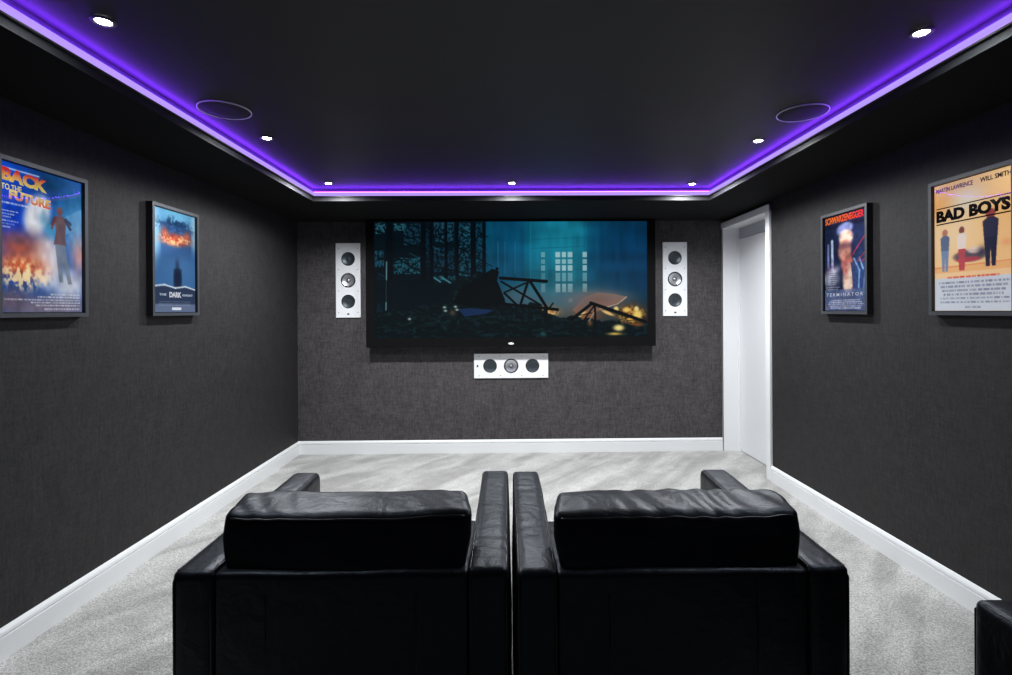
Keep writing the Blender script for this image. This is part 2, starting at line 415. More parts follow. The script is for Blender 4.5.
def text_part(name, txt, x0, x1, z0, z1, mat, parent, y, slant=0, bold=.012, rot=0, spacing=1.):
    """raised lettering fitted to the box x0..x1, z0..z1 on the local x/z plane."""
    cu = bpy.data.curves.new('lettering', 'FONT'); cu.body = txt; cu.offset = bold; cu.resolution_u = 3; cu.space_character = spacing
    tmp = bpy.data.objects.new('lettering', cu); C.objects.link(tmp)
    bpy.context.view_layer.update(); dg = bpy.context.evaluated_depsgraph_get()
    me = bpy.data.meshes.new_from_object(tmp.evaluated_get(dg)); bpy.data.objects.remove(tmp)
    n = len(me.vertices); co = np.empty(n*3); me.vertices.foreach_get('co', co); co = co.reshape(-1, 3)
    mn, mx = co.min(0), co.max(0)
    u = (co[:,0]-mn[0])/(mx[0]-mn[0]); v = (co[:,1]-mn[1])/(mx[1]-mn[1])
    X = x0+u*(x1-x0)+slant*v*(z1-z0); Z = z0+v*(z1-z0)
    if rot:
        cx, cz = (x0+x1)/2, (z0+z1)/2; c, s = math.cos(rot), math.sin(rot)
        X, Z = cx+(X-cx)*c-(Z-cz)*s, cz+(X-cx)*s+(Z-cz)*c
    out = np.stack([X, np.full(n, y), Z], -1); me.vertices.foreach_set('co', out.ravel())
    bm = bmesh.new(); bm.from_mesh(me); r = bmesh.ops.extrude_face_region(bm, geom=bm.faces[:])
    for g in r['geom']:
        if isinstance(g, bmesh.types.BMVert): g.co.y -= .0006
    bpy.data.meshes.remove(me)
    return obj(name, bm, mat, parent)

# ---- glass: thin clear acrylic that only reflects and lets the light straight through
def acrylic():
    m = bpy.data.materials.new('clear_acrylic_glazing'); m.use_nodes = True; nt = m.node_tree; nt.nodes.clear(); N = nt.nodes
    o = N.new('ShaderNodeOutputMaterial'); t = N.new('ShaderNodeBsdfTransparent'); g = N.new('ShaderNodeBsdfGlossy'); g.inputs['Roughness'].default_value = .03
    f = N.new('ShaderNodeFresnel'); f.inputs['IOR'].default_value = 1.5; x = N.new('ShaderNodeMixShader')
    nt.links.new(f.outputs[0], x.inputs[0]); nt.links.new(t.outputs[0], x.inputs[1]); nt.links.new(g.outputs[0], x.inputs[2]); nt.links.new(x.outputs[0], o.inputs[0])
    return m
M_GLASS = acrylic()
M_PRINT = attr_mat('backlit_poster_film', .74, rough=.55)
PW, PH, PB, PD = .415, .610, .017, .036
def poster(label, x, y, z, rotz, cv):
    t = thing('framed_poster', label, 'poster', (x, y, z), rotz, None)
    bm = bmesh.new(); w, h = PW/2, PH/2
    for a in ((-w,-w+PB,-h,h), (w-PB,w,-h,h), (-w+PB,w-PB,-h,-h+PB), (-w+PB,w-PB,h-PB,h)):
        box(bm, a[0], a[1], -PD, 0, a[2], a[3])
    fr = obj('frame', bm, [M_FRAMESIDE, M_FRAME], t)
    for p in fr.data.polygons:
        if abs(p.normal.y) > .9: p.material_index = 1
    bm = bmesh.new(); box(bm, -w+PB, w-PB, -.004, 0, -h+PB, h-PB); obj('backing_board', bm, M_FRAMESIDE, t)
    painted_panel('print', cv, PW-2*PB-.006, PH-2*PB-.006, M_PRINT, t, y=-.022, thick=.017)
    # slightly bowed sheet
    bm = bmesh.new(); nx, nz = 36, 48; V = []
    for k, yy in enumerate((-.0285, -.0275)):
        V.append([[bm.verts.new((-w+PB+(PW-2*PB)*i/nx, yy-.0030*math.sin(PI*i/nx)*math.sin(PI*j/nz), -h+PB+(PH-2*PB)*j/nz)) for j in range(nz+1)] for i in range(nx+1)])
    for G in V[:1]:
        for i in range(nx):
            for j in range(nz): bm.faces.new((G[i][j], G[i+1][j], G[i+1][j+1], G[i][j+1]))
    for v in [v for r in V[1] for v in r]: bm.verts.remove(v)
    obj('glazing', bm, M_GLASS, t, True)
    return t
YP = -.0225
IW, IH = (PW-2*PB-.006), (PH-2*PB-.006)
def U(u): return -IW/2+u*IW
def Wz(v): return IH/2-v*IH
def letter_mat(name, c, c2=None, z0=0, z1=1, axis='Z'):
    m, nt, b = new_mat(name); b.inputs['Roughness'].default_value = .55; b.inputs['Specular IOR Level'].default_value = .2
    b.inputs['Base Color'].default_value = (*srgb(*c), 1)
    if c2:
        tc = nt.nodes.new('ShaderNodeTexCoord'); sp = nt.nodes.new('ShaderNodeSeparateXYZ'); mr = nt.nodes.new('ShaderNodeMapRange')
        mr.inputs['From Min'].default_value = z0; mr.inputs['From Max'].default_value = z1
        cr = nt.nodes.new('ShaderNodeValToRGB'); cr.color_ramp.elements[0].color = (*srgb(*c),1); cr.color_ramp.elements[1].color = (*srgb(*c2),1)
        nt.links.new(tc.outputs['Object'], sp.inputs[0]); nt.links.new(sp.outputs[axis], mr.inputs['Value']); nt.links.new(mr.outputs[0], cr.inputs['Fac']); nt.links.new(cr.outputs[0], b.inputs['Base Color'])
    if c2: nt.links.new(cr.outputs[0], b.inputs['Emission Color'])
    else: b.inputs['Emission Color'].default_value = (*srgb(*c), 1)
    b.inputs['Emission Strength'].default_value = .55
    return m

# poster A : deep blue with a white glow and orange flames
cv = Canvas(100, 150, 120, 180); cv.fill((20,70,160))
cv.blob(10,15,60,40,(10,70,190),1); cv.blob(60,10,30,20,(15,60,95),.9); cv.blob(95,25,22,28,(20,90,140),.9); cv.blob(8,65,30,25,(15,60,200),1)
cv.blob(95,60,22,30,(120,175,220),.9); cv.blob(75,45,14,20,(60,140,190),.7)
cv.blob(42,48,15,24,(238,240,245),1,.35,3); cv.blob(52,95,20,30,(225,228,240),1,0,3); cv.poly([(48,60),(100,30),(100,52),(60,72)],(120,180,225),.5); cv.blob(50,50,7,9,(70,130,170),.7); cv.blob(58,60,7,8,(60,160,200),.7)
cv.blob(82,120,26,20,(205,210,222),.95,0,1.4); cv.blob(97,85,12,20,(235,165,150),.8)
cv.blob(22,82,26,14,(190,90,60),.95); cv.blob(24,102,30,13,(228,110,60),.95,0,1.5); cv.blob(18,76,16,6,(110,80,100),.7)
cv.blob(60,145,70,14,(120,112,130),.95,0,1.5); cv.blob(10,138,25,14,(95,80,95),.9)
n = cv.noise(4,6,3)*.6+cv.noise(2,3,4)*.4
m_ = np.exp(-(((cv.X-26)/30)**2+((cv.Y-112)/16)**2)**2)
cv.blend(m_*np.clip((n-.42)*5,0,1), (255,225,170)); cv.blend(m_*np.clip((.40-n)*4,0,1)*.8, (110,60,50))
cv.blob(70,38,4,5,(120,75,70),.95,0,5); cv.poly([(63,46),(67,43),(74,43),(79,47),(77,66),(79,76),(62,76),(65,62)],(112,82,84),.92)
cv.poly([(64,75),(77,75),(86,118),(81,119),(73,92),(74,117),(69,117)],(118,128,144),.9); cv.line([(64,47),(60,58)],3.5,(112,82,84),.9); cv.line([(78,48),(84,56)],3.5,(70,70,92),.9)
cv.line([(3,6),(44,6)],1.4,(200,215,235),.8); cv.textlines(3,48,40,1.6,(215,225,245),.9,19); cv.line([(64,46),(60,54)],3,(110,50,55),.8,2); cv.line([(78,46),(84,50)],4,(50,55,80),.8,2)
n = cv.noise(5,7,9); cv.I *= (.90+.2*n)[..., None]
for i, y in enumerate((60,63,66,70,73,76)): cv.textlines(2, 20-(i%3)*4, y-12, 1.2, (225,235,250), .9, i)
for i, (y,x0) in enumerate(((130,58),(133,42),(136,5),(139,34),(142,40),(146,50))): cv.textlines(x0, 97, y, 1.5, (225,228,240), .85, 20+i)
pa = poster('bright blue movie poster with orange flames, nearest on the left wall', XL, 2.149, 1.588, PI/2, cv)
mt = letter_mat('red_to_yellow_lettering', (250,230,120), (225,50,50), Wz(.135), Wz(.055))
mt2 = letter_mat('yellow_to_red_lettering', (235,120,90), (250,225,140), Wz(.25), Wz(.19))
text_part('title_lettering', 'BACK', U(.02), U(.54), Wz(.135), Wz(.045), mt, pa, YP, bold=.055, rot=-.07)
text_part('title_lettering', 'TO THE', U(.02), U(.24), Wz(.185), Wz(.145), letter_mat('pale_yellow_lettering',(240,225,150)), pa, YP, bold=.02)
text_part('title_lettering', 'FUTURE', U(.10), U(.58), Wz(.250), Wz(.185), mt2, pa, YP-.001, bold=.055, rot=-.05)

# poster B : blue-grey with a band of fire
cv = Canvas(100, 150, 110, 165); cv.fill((60,105,155))
cv.blob(50,5,60,14,(120,190,220),.9); cv.blob(2,35,16,45,(150,200,225),.95,0,2); cv.blob(98,25,10,30,(165,205,225),.85,0,2)
n = cv.noise(9,5,5)*.5+cv.noise(3,3,6)*.5
m_ = np.exp(-(((cv.X-52)/44)**2+((cv.Y-22)/14)**2)**2); cv.blend(m_*np.clip((n-.35)*4,0,1), (25,55,90))
cv.rect(18,20,90,70,(50,80,130),.5); cv.blob(55,75,40,30,(70,110,165),.6); cv.blob(58,85,40,25,(80,130,180),.5)
cv.blob(52,42,36,9,(215,95,60),.95,-.05,1.8); cv.blob(26,34,8,7,(225,100,60),.8); cv.blob(80,34,8,7,(225,100,60),.8)
m_ = np.exp(-(((cv.X-52)/38)**2+((cv.Y-42)/9)**2)**2); n = cv.noise(11,7,8)*.45+cv.noise(4,3,18)*.3+cv.noise(1.6,2.2,19)*.25
cv.blend(m_*np.clip((n-.5)*6,0,1), (255,205,150)); cv.blend(m_*np.clip((.42-n)*5,0,1), (135,60,60))
cv.blob(55,78,5,8,(50,60,90),.8); cv.blob(56,100,10,18,(28,38,62),.95,0,3); cv.rect(46,85,66,118,(26,36,60),.5)
cv.rect(0,112,100,150,(45,55,80),.92); cv.line([(0,113),(25,110),(50,114),(75,111),(100,115)],2.2,(215,230,240),.95,1.5)
cv.rect(0,138,100,150,(120,135,165),.7)
for i in range(3): cv.textlines(12, 88, 134+i*2.6, 1.1, (150,165,190), .6, 60+i)
cv.rect(42,143,64,147,(235,240,248),.95)
pb = poster('blue-grey movie poster with a band of fire, farther one on the left wall', XL, 2.988, 1.586, PI/2, cv)
wl = letter_mat('pale_blue_lettering', (205,220,235))
text_part('title_lettering', 'THE', U(.13), U(.29), Wz(.840), Wz(.818), wl, pb, YP, bold=.02)
text_part('title_lettering', 'DARK', U(.36), U(.64), Wz(.855), Wz(.800), letter_mat('white_lettering',(235,240,245)), pb, YP, bold=.04)
text_part('title_lettering', 'KNIGHT', U(.67), U(.93), Wz(.840), Wz(.818), wl, pb, YP, bold=.02)

# poster C : dark blue with warm skin-like glow and red streaks
cv = Canvas(100, 150, 110, 165); cv.fill((28,34,62))
cv.blob(80,40,40,40,(34,40,78),.9); cv.rect(0,14,100,20,(14,14,26),.5)
cv.line([(9,45),(9,80)],5,(120,140,190),.9,2); cv.line([(19,40),(20,84)],6,(185,200,235),.95,2); cv.blob(16,90,11,14,(120,90,130),.8)
cv.blob(50,24,20,10,(150,160,215),.9,-.1,4); cv.blob(53,38,17,13,(236,200,180),1,0,4); cv.blob(50,58,16,18,(214,145,124),.95,0,4)
cv.blob(50,50,18,5,(70,40,70),.55); cv.blob(56,78,15,14,(192,108,96),.95,0,4); cv.blob(58,102,13,24,(238,205,185),1,.05,4); cv.blob(46,64,6,8,(235,165,150),.8,0,3); cv.poly([(64,76),(98,84),(100,118),(70,118)],(48,62,110),.9)
cv.blob(52,88,7,10,(185,95,90),.8); cv.blob(86,95,16,34,(55,75,130),.95,0,2); cv.line([(72,72),(84,90),(82,115)],3,(150,195,240),.8,2); cv.line([(84,72),(92,88)],3,(160,200,240),.8,2); cv.line([(96,96),(92,122)],3,(140,180,235),.6,3)
for a_, b_ in (((68,66),(98,38)),((80,76),(99,62)),((88,78),(99,72))): cv.line([a_, b_], 1.5, (205,45,70), .95)
cv.blob(16,100,20,12,(215,222,235),.75,0,2); cv.blob(22,88,16,6,(225,225,240),.7,-.3)
for i in range(9): cv.textlines(3, 34+(i%2)*4, 90+i*3.2, 1.5, (40,45,70) if i < 7 else (225,230,240), .8, 80+i)
cv.rect(0,117,100,150,(92,108,150),.75); n = cv.noise(6,4,12); cv.I *= (.85+.3*n)[..., None]
for i in range(5): cv.textlines(8+abs(i-2)*3, 92-abs(i-2)*3, 133+i*3, 1.6, (220,225,238), .85, 90+i)
pc = poster('dark blue movie poster with orange-red lettering and red streaks, right wall by the door', XR, 3.017, 1.573, -PI/2, cv)
text_part('title_lettering', 'SCHWARZENEGGER', U(.02), U(.94), Wz(.080), Wz(.008), letter_mat('orange_to_red_lettering', (255,120,30), (240,35,45), U(.2), U(.95), 'X'), pc, YP, bold=.03)
text_part('title_lettering', 'TERMINATOR', U(.04), U(.92), Wz(.850), Wz(.815), letter_mat('faded_white_lettering',(205,215,232)), pc, YP, bold=.01, spacing=1.5)

# poster D : orange and cream
cv = Canvas(100, 150, 120, 180); cv.fill((246,204,146))
cv.blob(20,8,60,18,(222,170,140),.7); cv.blob(5,25,28,16,(240,170,100),.9); cv.blob(95,40,40,22,(248,190,110),.9); cv.blob(45,25,22,16,(225,225,215),.8)
cv.blob(30,60,40,25,(250,220,180),.7); cv.blob(90,75,30,40,(248,195,135),.8); cv.rect(0,98,100,106,(238,170,110),.6); cv.line([(0,99),(100,97)],1,(225,90,50),.6); cv.rect(0,105,100,112,(246,205,160),.8)
for x, top, bot, wd, cs in ((15,54,104,13,((185,120,100),(95,110,140),(120,140,175))), (38,54,104,12,((120,70,65),(240,225,215),(195,70,85))), (74,40,102,19,((150,60,65),(45,48,72),(38,42,66)))):
    H_ = bot-top
    cv.blob(x, top+H_*.08, wd*.32, H_*.09, cs[0], .95, 0, 5)
    cv.poly([(x-wd*.5,top+H_*.20),(x-wd*.2,top+H_*.14),(x+wd*.2,top+H_*.14),(x+wd*.5,top+H_*.20),(x+wd*.42,top+H_*.52),(x-wd*.42,top+H_*.52)], cs[1], .97)
    cv.poly([(x-wd*.42,top+H_*.50),(x+wd*.42,top+H_*.50),(x+wd*.30,bot),(x+wd*.06,bot),(x,top+H_*.66),(x-wd*.06,bot),(x-wd*.30,bot)], cs[2], .97)
cv.blob(48,88,22,7,(70,65,85),.85,0,5); cv.blob(46,92,17,3,(190,70,85),.85,0,5); cv.blob(55,82,10,4,(240,215,200),.8,0,4); cv.poly([(33,80),(43,80),(42,98),(40,104),(36,104),(34,98)],(190,80,88),.9)
cv.blob(64,84,6,5,(50,50,70),.8); cv.blob(92,78,5,4,(235,160,110),.7)
cv.rect(0,112,100,150,(205,214,228),.95); cv.textlines(18, 84, 110, 2.2, (215,75,55), .95, 200)
for i in range(6): cv.textlines(6+i*2.2 if i < 4 else 8, 96-i*2.5 if i < 4 else 95, 116+i*4.6, 2.4, (120,120,140), .8, 210+i)
cv.textlines(42, 62, 145, 1.6, (110,110,130), .8, 230)
pd = poster('orange and cream movie poster with black lettering, nearest on the right wall', XR, 2.188, 1.573, -PI/2, cv)
bl = letter_mat('black_lettering', (16,16,22)); bl2 = letter_mat('dark_blue_lettering', (60,40,110))
text_part('title_lettering', 'MARTIN LAWRENCE', U(.03), U(.53), Wz(.062), Wz(.026), bl2, pd, YP, bold=.02)
text_part('title_lettering', 'WILL SMITH', U(.62), U(.98), Wz(.062), Wz(.026), bl, pd, YP, bold=.02)
text_part('title_lettering', 'BAD BOYS', U(.03), U(.97), Wz(.298), Wz(.203), bl, pd, YP, bold=.06)
bm = bmesh.new(); box(bm, U(.03), U(.97), YP-.0006, YP+.0003, Wz(.192), Wz(.184)); box(bm, U(.03), U(.97), YP-.0006, YP+.0003, Wz(.318), Wz(.308))
obj('title_rule', bm, bl, pd)

# ------------------------------------------------------------------ big screen
cv = Canvas(274, 116, 548, 232); ox, oy = 374, 221
def q(*p): return [(x-ox, y-oy) for x, y in p]
cv.fill((6,26,38))
cv.blob(160,20,80,70,(8,88,122),1,0,1.6); cv.blob(200,30,45,50,(22,128,150),.9,0,1.4); cv.blob(250,40,40,60,(8,62,100),.9,0,1.5); cv.blob(185,70,60,25,(35,100,120),.8)
cv.rect(156,0,210,75,(30,140,160),.16); cv.rect(214,0,274,70,(6,50,90),.30); cv.rect(120,0,150,60,(8,70,110),.4)
n = cv.noise(30,9,31)*.6+cv.noise(4,18,32)*.4; cv.I *= (.80+.40*n)[..., None]
for y in (18, 27, 50): cv.line([(156,y),(212,y-2)],.8,(10,80,105),.5)
for x, wd in ((124,.8),(131,.6),(141,.7)): cv.line([(x,20),(x,52)],wd,(60,150,180),.4)
# steelwork on the left
cv.rect(0,0,112,116,(5,16,24),.80)
r = np.random.RandomState(12)
for x0, x1, y0, y1, c in ((2,12,2,12,(60,140,160)),(20,32,2,9,(55,130,150)),(1,10,29,45,(35,110,140)),(20,46,36,52,(40,125,145)),(30,47,2,24,(30,80,105)),(60,80,1,20,(40,100,125)),(60,80,26,50,(25,75,100)),(84,97,2,55,(40,115,140)),(50,55,10,45,(20,55,80)),(2,9,70,90,(10,45,62)),(3,9,54,66,(8,42,66)),(60,82,54,60,(60,150,165)),(102,108,2,50,(20,90,120))):
    m = ((cv.X > x0)&(cv.X < x1)&(cv.Y > y0)&(cv.Y < y1))*np.clip((cv.noise(1.7,1.3,int(x0*7+y0))*.6+cv.noise(.9,4,int(x0+y0*3))*.4-.36)*4,0,1); cv.blend(m*.8, [q_*.78 for q_ in c])
for i in range(110):
    x = r.uniform(2,108); y = r.uniform(2,58); l = r.uniform(4,12); s_ = r.choice([-.5,.5,.45,.6])
    cv.line([(x,y),(x+l,y+l*s_)], r.uniform(.5,1.3), (5,18,26) if i % 5 else (60,120,135), .85 if i % 5 else .35)
for x, wd in ((15,6),(17,3),(49,5),(57,3),(72,3),(83,3.5),(99,5),(110,2)): cv.rect(x-wd/2, 0, x+wd/2, 80, (4,12,18), .93)
for a_, b_ in (((0,8),(50,28)),((12,30),(50,52)),((50,8),(110,40)),((20,58),(46,38)),((57,60),(110,10)),((18,26),(50,22)),((57,44),(110,56))): cv.line([a_, b_], 1.5, (4,14,20), .9)
cv.line([(12.5,40),(11.5,90)],1.1,(110,160,170),.8); cv.rect(0,58,105,80,(5,18,24),.75); cv.rect(60,55,84,62,(8,30,40),.4)
cv.line([(60,56),(66,60)],1.6,(80,160,175),.7); cv.line([(68,56),(76,61)],1.6,(80,160,175),.7)
# lit windows of the far tower
rows = ((251.6,257,1),(259,263.5,.85),(265,270.5,1),(272.5,281,.55),(283.5,292,.8))
for x0, x1, k in ((541,545,.55),(555.6,560.4,1),(562,566,1),(567.8,572.5,.95),(582.8,587.2,.9)):
    for y0, y1, a_ in rows: cv.rect(x0-ox, y0-oy, x1-ox, y1-oy, (165,205,210), .95*a_*k)
cv.rect(568.5-ox,298-oy,572.5-ox,302-oy,(150,180,190),.8); cv.line(q((530.5,221),(530.5,290)),.8,(40,150,170),.35)
# smoke and glow
cv.blob(570-ox,300-oy,40,12,(95,110,120),.65); cv.blob(520-ox,297-oy,22,11,(80,100,112),.7); cv.blob(603-ox,299-oy,28,10,(120,105,105),.6)
cv.poly(q((572,310),(585,297),(598,292.5),(615,294),(627.5,297),(622,302),(610,307),(596,312),(588,322)), (165,125,108), .72)
cv.blob(585-ox,304-oy,16,9,(110,100,102),.75,-.3); cv.blob(600-ox,297-oy,26,5,(120,108,108),.5)
cv.line(q((627,297),(618,304),(600,309)),.9,(225,195,175),.8); cv.blob(600-ox,300-oy,14,6,(120,85,75),.5)
cv.blob(547-ox,312-oy,14,6,(190,120,70),.9); cv.blob(588-ox,316-oy,22,8,(140,80,45),.7); cv.blob(632-ox,315-oy,17,12,(135,75,22),.8,0,1.4)
for x, y, rx, ry, c in ((549,315,5,3,(255,205,110)),(542,310,4,2,(225,165,120)),(580,315,7,1.8,(255,225,160)),(608,313,7,1.6,(250,200,120)),(616.5,309,2.6,2.6,(255,225,140)),(627,310,4,2.6,(255,210,110)),(637,309,2.4,2.6,(255,235,170)),(638,315,5,5,(255,225,120)),(632,320,4,2,(255,190,80))):
    cv.blob(x-ox, y-oy, rx, ry, c, .95, -.5 if rx > 6 and x < 600 else (.4 if x == 608 else 0), 2.2)
fl = np.clip((cv.noise(1.8,2.4,77)-.5)*5,0,1)*np.exp(-(((cv.X-(632-ox))/15)**2+((cv.Y-(315-oy))/9)**2)**2); cv.blend(fl*.55, (255,195,90))
fl = np.clip((cv.noise(1.6,2.2,78)-.55)*5,0,1)*np.exp(-(((cv.X-(549-ox))/10)**2+((cv.Y-(313-oy))/5)**2)**2); cv.blend(fl*.5, (255,205,120))
# rubble
nn = cv.noise(7,9,41)*5+cv.noise(3,9,42)*3
edge = np.interp(cv.X, [0,40,70,84,100,118,128,140,165,175,187,200,230,274], [90,86,80,60,52,52,78,83,84,92,98,95,101,104])
m = np.clip((cv.Y-(edge+nn-4))*1.2, 0, 1); tex = cv.noise(4,2.2,43)*.6+cv.noise(1.6,1.4,44)*.4
cv.blend(m, (6,18,22)); cv.I = cv.I+(m*np.clip(tex-.52,0,1)*3)[..., None]*np.array((8,22,26))
for i in range(46):
    x = r.uniform(0,274); y = r.uniform(94,114); l = r.uniform(4,14); cv.line([(x,y),(x+l,y+r.uniform(-4,4))], r.uniform(.6,1.4), ((12,30,35),(3,9,11),(18,44,50))[i % 3], .7)
cv.poly(q((458,308.5),(470,307.5),(493,309.5),(486,313),(464,316)), (22,46,86), .95)
for x, y in ((444,306.5),(445,310),(455,306),(456.5,309),(409,318)): cv.blob(x-ox,y-oy,1.6,1.1,(190,215,210),.9)
cv.blob(452-ox,312-oy,3,3,(90,75,65),.8)
# broken slab leaning over the heap
cv.poly(q((452,302),(462,286),(480,276),(492,268),(499,271),(497,280),(505,300),(498,306),(470,306)), (5,12,16), .98)
cv.line(q((490,286),(488,297)),1.3,(90,85,80),.6)
for a_, b_, wd in (((500,277.5),(546.5,281),3.2),((503,303.5),(557.5,309.4),3),((527.7,282),(520.6,303),2.6),((530.7,282),(547,308),3),((501,281),(541,305),2),((525.4,282.7),(504,292),1.8),((504,292.5),(516,304),2.2),((553,303),(548,309),1.6),((547,309),(545,317),2),((572,319),(592,303.5),3.2),((591,303),(646,322),3.4),((595,305),(595.5,326),2.2),((584,320),(594,306),1.6),((497,268),(484,306),3)):
    cv.line(q(a_, b_), wd, (6,10,13), .98)
cv.blob(619-ox,328-oy,5.5,3.2,(255,235,150),1,0,1.6); cv.blob(615-ox,334-oy,7,1.3,(235,190,90),.95); cv.blob(638-ox,325-oy,5,1.6,(150,85,35),.85); cv.blob(590-ox,323-oy,2.4,3,(130,90,50),.8); cv.line(q((594,313),(589,321)),1.2,(150,150,140),.8); cv.blob(543-ox,334-oy,3,2.5,(30,80,85),.9,.8)
rgt = np.clip((cv.X-266)/8,0,1); 
M_PICTURE = attr_mat('glowing_screen_picture', .80, base=False, rough=.8)
b_ = M_PICTURE.node_tree.nodes['Principled BSDF']; b_.inputs['Base Color'].default_value = (.002,.002,.002,1); b_.inputs['Specular IOR Level'].default_value = .04
sx0, sx1, sz0, sz1, SY = -1.184, 1.262, 1.058, 2.096, 4.655
fx0, fx1, fz0, fz1 = -1.258, 1.336, .974, 2.118
sc_ = thing('wide_screen', 'wide black-framed screen showing a dark teal scene of fires and girders', 'screen', ((sx0+sx1)/2, YB, (sz0+sz1)/2))
cxs, czs = (sx0+sx1)/2, (sz0+sz1)/2
painted_panel('picture', cv, sx1-sx0, sz1-sz0, M_PICTURE, sc_, y=SY-YB+.004, thick=.004)
bm = bmesh.new()
for a in ((fx0,sx0,fz0,fz1),(sx1,fx1,fz0,fz1),(sx0,sx1,fz0,sz0),(sx0,sx1,sz1,fz1)):
    box(bm, a[0]-cxs, a[1]-cxs, SY-YB, SY-YB+.05, a[2]-czs, a[3]-czs)
obj('border', bm, M_VELVET, sc_)
bm = bmesh.new(); box(bm, fx0+.02-cxs, fx1-.02-cxs, SY-YB+.05, 0, fz0+.0-czs, fz1-.01-czs, .004); obj('housing', bm, M_BLACKMETAL, sc_)
bm = bmesh.new(); lathe(bm, [(.026,0),(.026,.002),(.022,.004),(0,.0045)], cx=0, cz=0, n=24)
for v in bm.verts: v.co.z *= .42
badge = obj('badge', bm, M_BADGE, sc_, loc=(.036-cxs, SY-YB, 1.003-czs))

# ------------------------------------------------------------------ wall speakers
def wall_speaker(name, label, cx, cz, rot, group=None):
    t = thing(name, label, 'speaker', (cx, YB, cz), 0, group); t.rotation_euler = (0, rot, 0)
    w, h = .111, .339
    bm = bmesh.new(); N = 48
    # baffle plate with three round openings: rings joined to a rectangle
    holes = [(.195, .063), (0, .067), (-.193, .063)]
    yF = -.014; bounds = [h, .0985, -.0965, -h]
    for i, (hz, hr) in enumerate(holes):
        z1, z0 = bounds[i], bounds[i+1]
        ring, rect, deep = [], [], []
        for k in range(N):
            a = 2*PI*k/N; c, s = math.cos(a), math.sin(a)
            ring.append(bm.verts.new((hr*c, yF, hz+hr*s))); deep.append(bm.verts.new((hr*c, 0.0, hz+hr*s)))
            t_ = min([(w/abs(c)) if abs(c) > 1e-6 else 9, ((z1-hz)/s) if s > 1e-6 else 9, ((z0-hz)/s) if s < -1e-6 else 9])
            rect.append(bm.verts.new((t_*c, yF, hz+t_*s)))
        for k in range(N):
            k2 = (k+1) % N
            bm.faces.new((ring[k], rect[k], rect[k2], ring[k2])); bm.faces.new((ring[k], ring[k2], deep[k2], deep[k]))
        for sx in (-1, 1):
            for zc in (z0, z1):
                cands = sorted(rect, key=lambda v: (v.co.x-sx*w)**2+(v.co.z-zc)**2)[:2]
                cor = bm.verts.new((sx*w, yF, zc))
                if (cands[0].co-cands[1].co).length > 1e-5:
                    try: bm.faces.new((cands[0], cor, cands[1]))
                    except ValueError: pass
    bmesh.ops.remove_doubles(bm, verts=bm.verts, dist=1e-5)
    for a in ((-w-.0005,-w+.003,-h,h),(w-.003,w+.0005,-h,h),(-w,w,-h,-h+.003),(-w,w,h-.003,h)): box(bm, a[0], a[1], yF+.0002, 0, a[2], a[3])
    obj('baffle', bm, M_BAFFLE, t)
    for hz in (.195, -.193):
        bm = bmesh.new(); lathe(bm, [(.063,.012),(.058,.0145),(.055,.011)], cz=hz, n=48); rg = obj('surround', bm, M_RUBBER, None, True)
        bm = bmesh.new(); lathe(bm, [(.056,.011),(.045,.007),(.030,.003),(.018,.0015),(.010,.003),(0,.0035)], cz=hz, n=48)
        wf = obj('woofer', bm, M_CONE, t, True); rg.parent = wf
    bm = bmesh.new(); lathe(bm, [(.067,.013),(.063,.0165),(.057,.015),(.054,.010)], n=48); rg = obj('surround', bm, M_RUBBER, None, True)
    bm = bmesh.new(); lathe(bm, [(.055,.011),(.040,.006),(.022,.0025),(.018,.003)], n=48); mid = obj('midrange_cone', bm, M_SILVER, t, True); rg.parent = mid
    bm = bmesh.new(); lathe(bm, [(.019,.002),(.019,.006),(.015,.0065),(.014,.003)], n=32); ri = obj('tweeter_ring', bm, M_CONE, mid, True)
    bm = bmesh.new(); lathe(bm, [(.0145,.002),(.011,.006),(.006,.009),(0,.010)], n=32); obj('tweeter_dome', bm, M_SILVER, mid, True)
    bm = bmesh.new(); box(bm, -.010, .010, -.0165, -.014, -.314, -.300, .001); obj('badge', bm, M_RUBBER, t)
    for sx in (-1, 1):
        for z in (.292, .098, -.098, -.292):
            bm = bmesh.new(); lathe(bm, [(.0042,.0138),(.0042,.0155),(.003,.0160),(0,.0160)], cx=sx*.088, cz=z, n=12); obj('screw', bm, M_SCREW, t)
    return t
g_ = 'white three-driver wall speakers'
wall_speaker('wall_speaker', 'upright white three-driver wall speaker left of the screen', -1.445, 1.582, 0)
wall_speaker('wall_speaker', 'upright white three-driver wall speaker right of the screen', 1.545, 1.580, 0)
wall_speaker('wall_speaker', 'horizontal white three-driver wall speaker below the screen', .035, .793, PI/2)

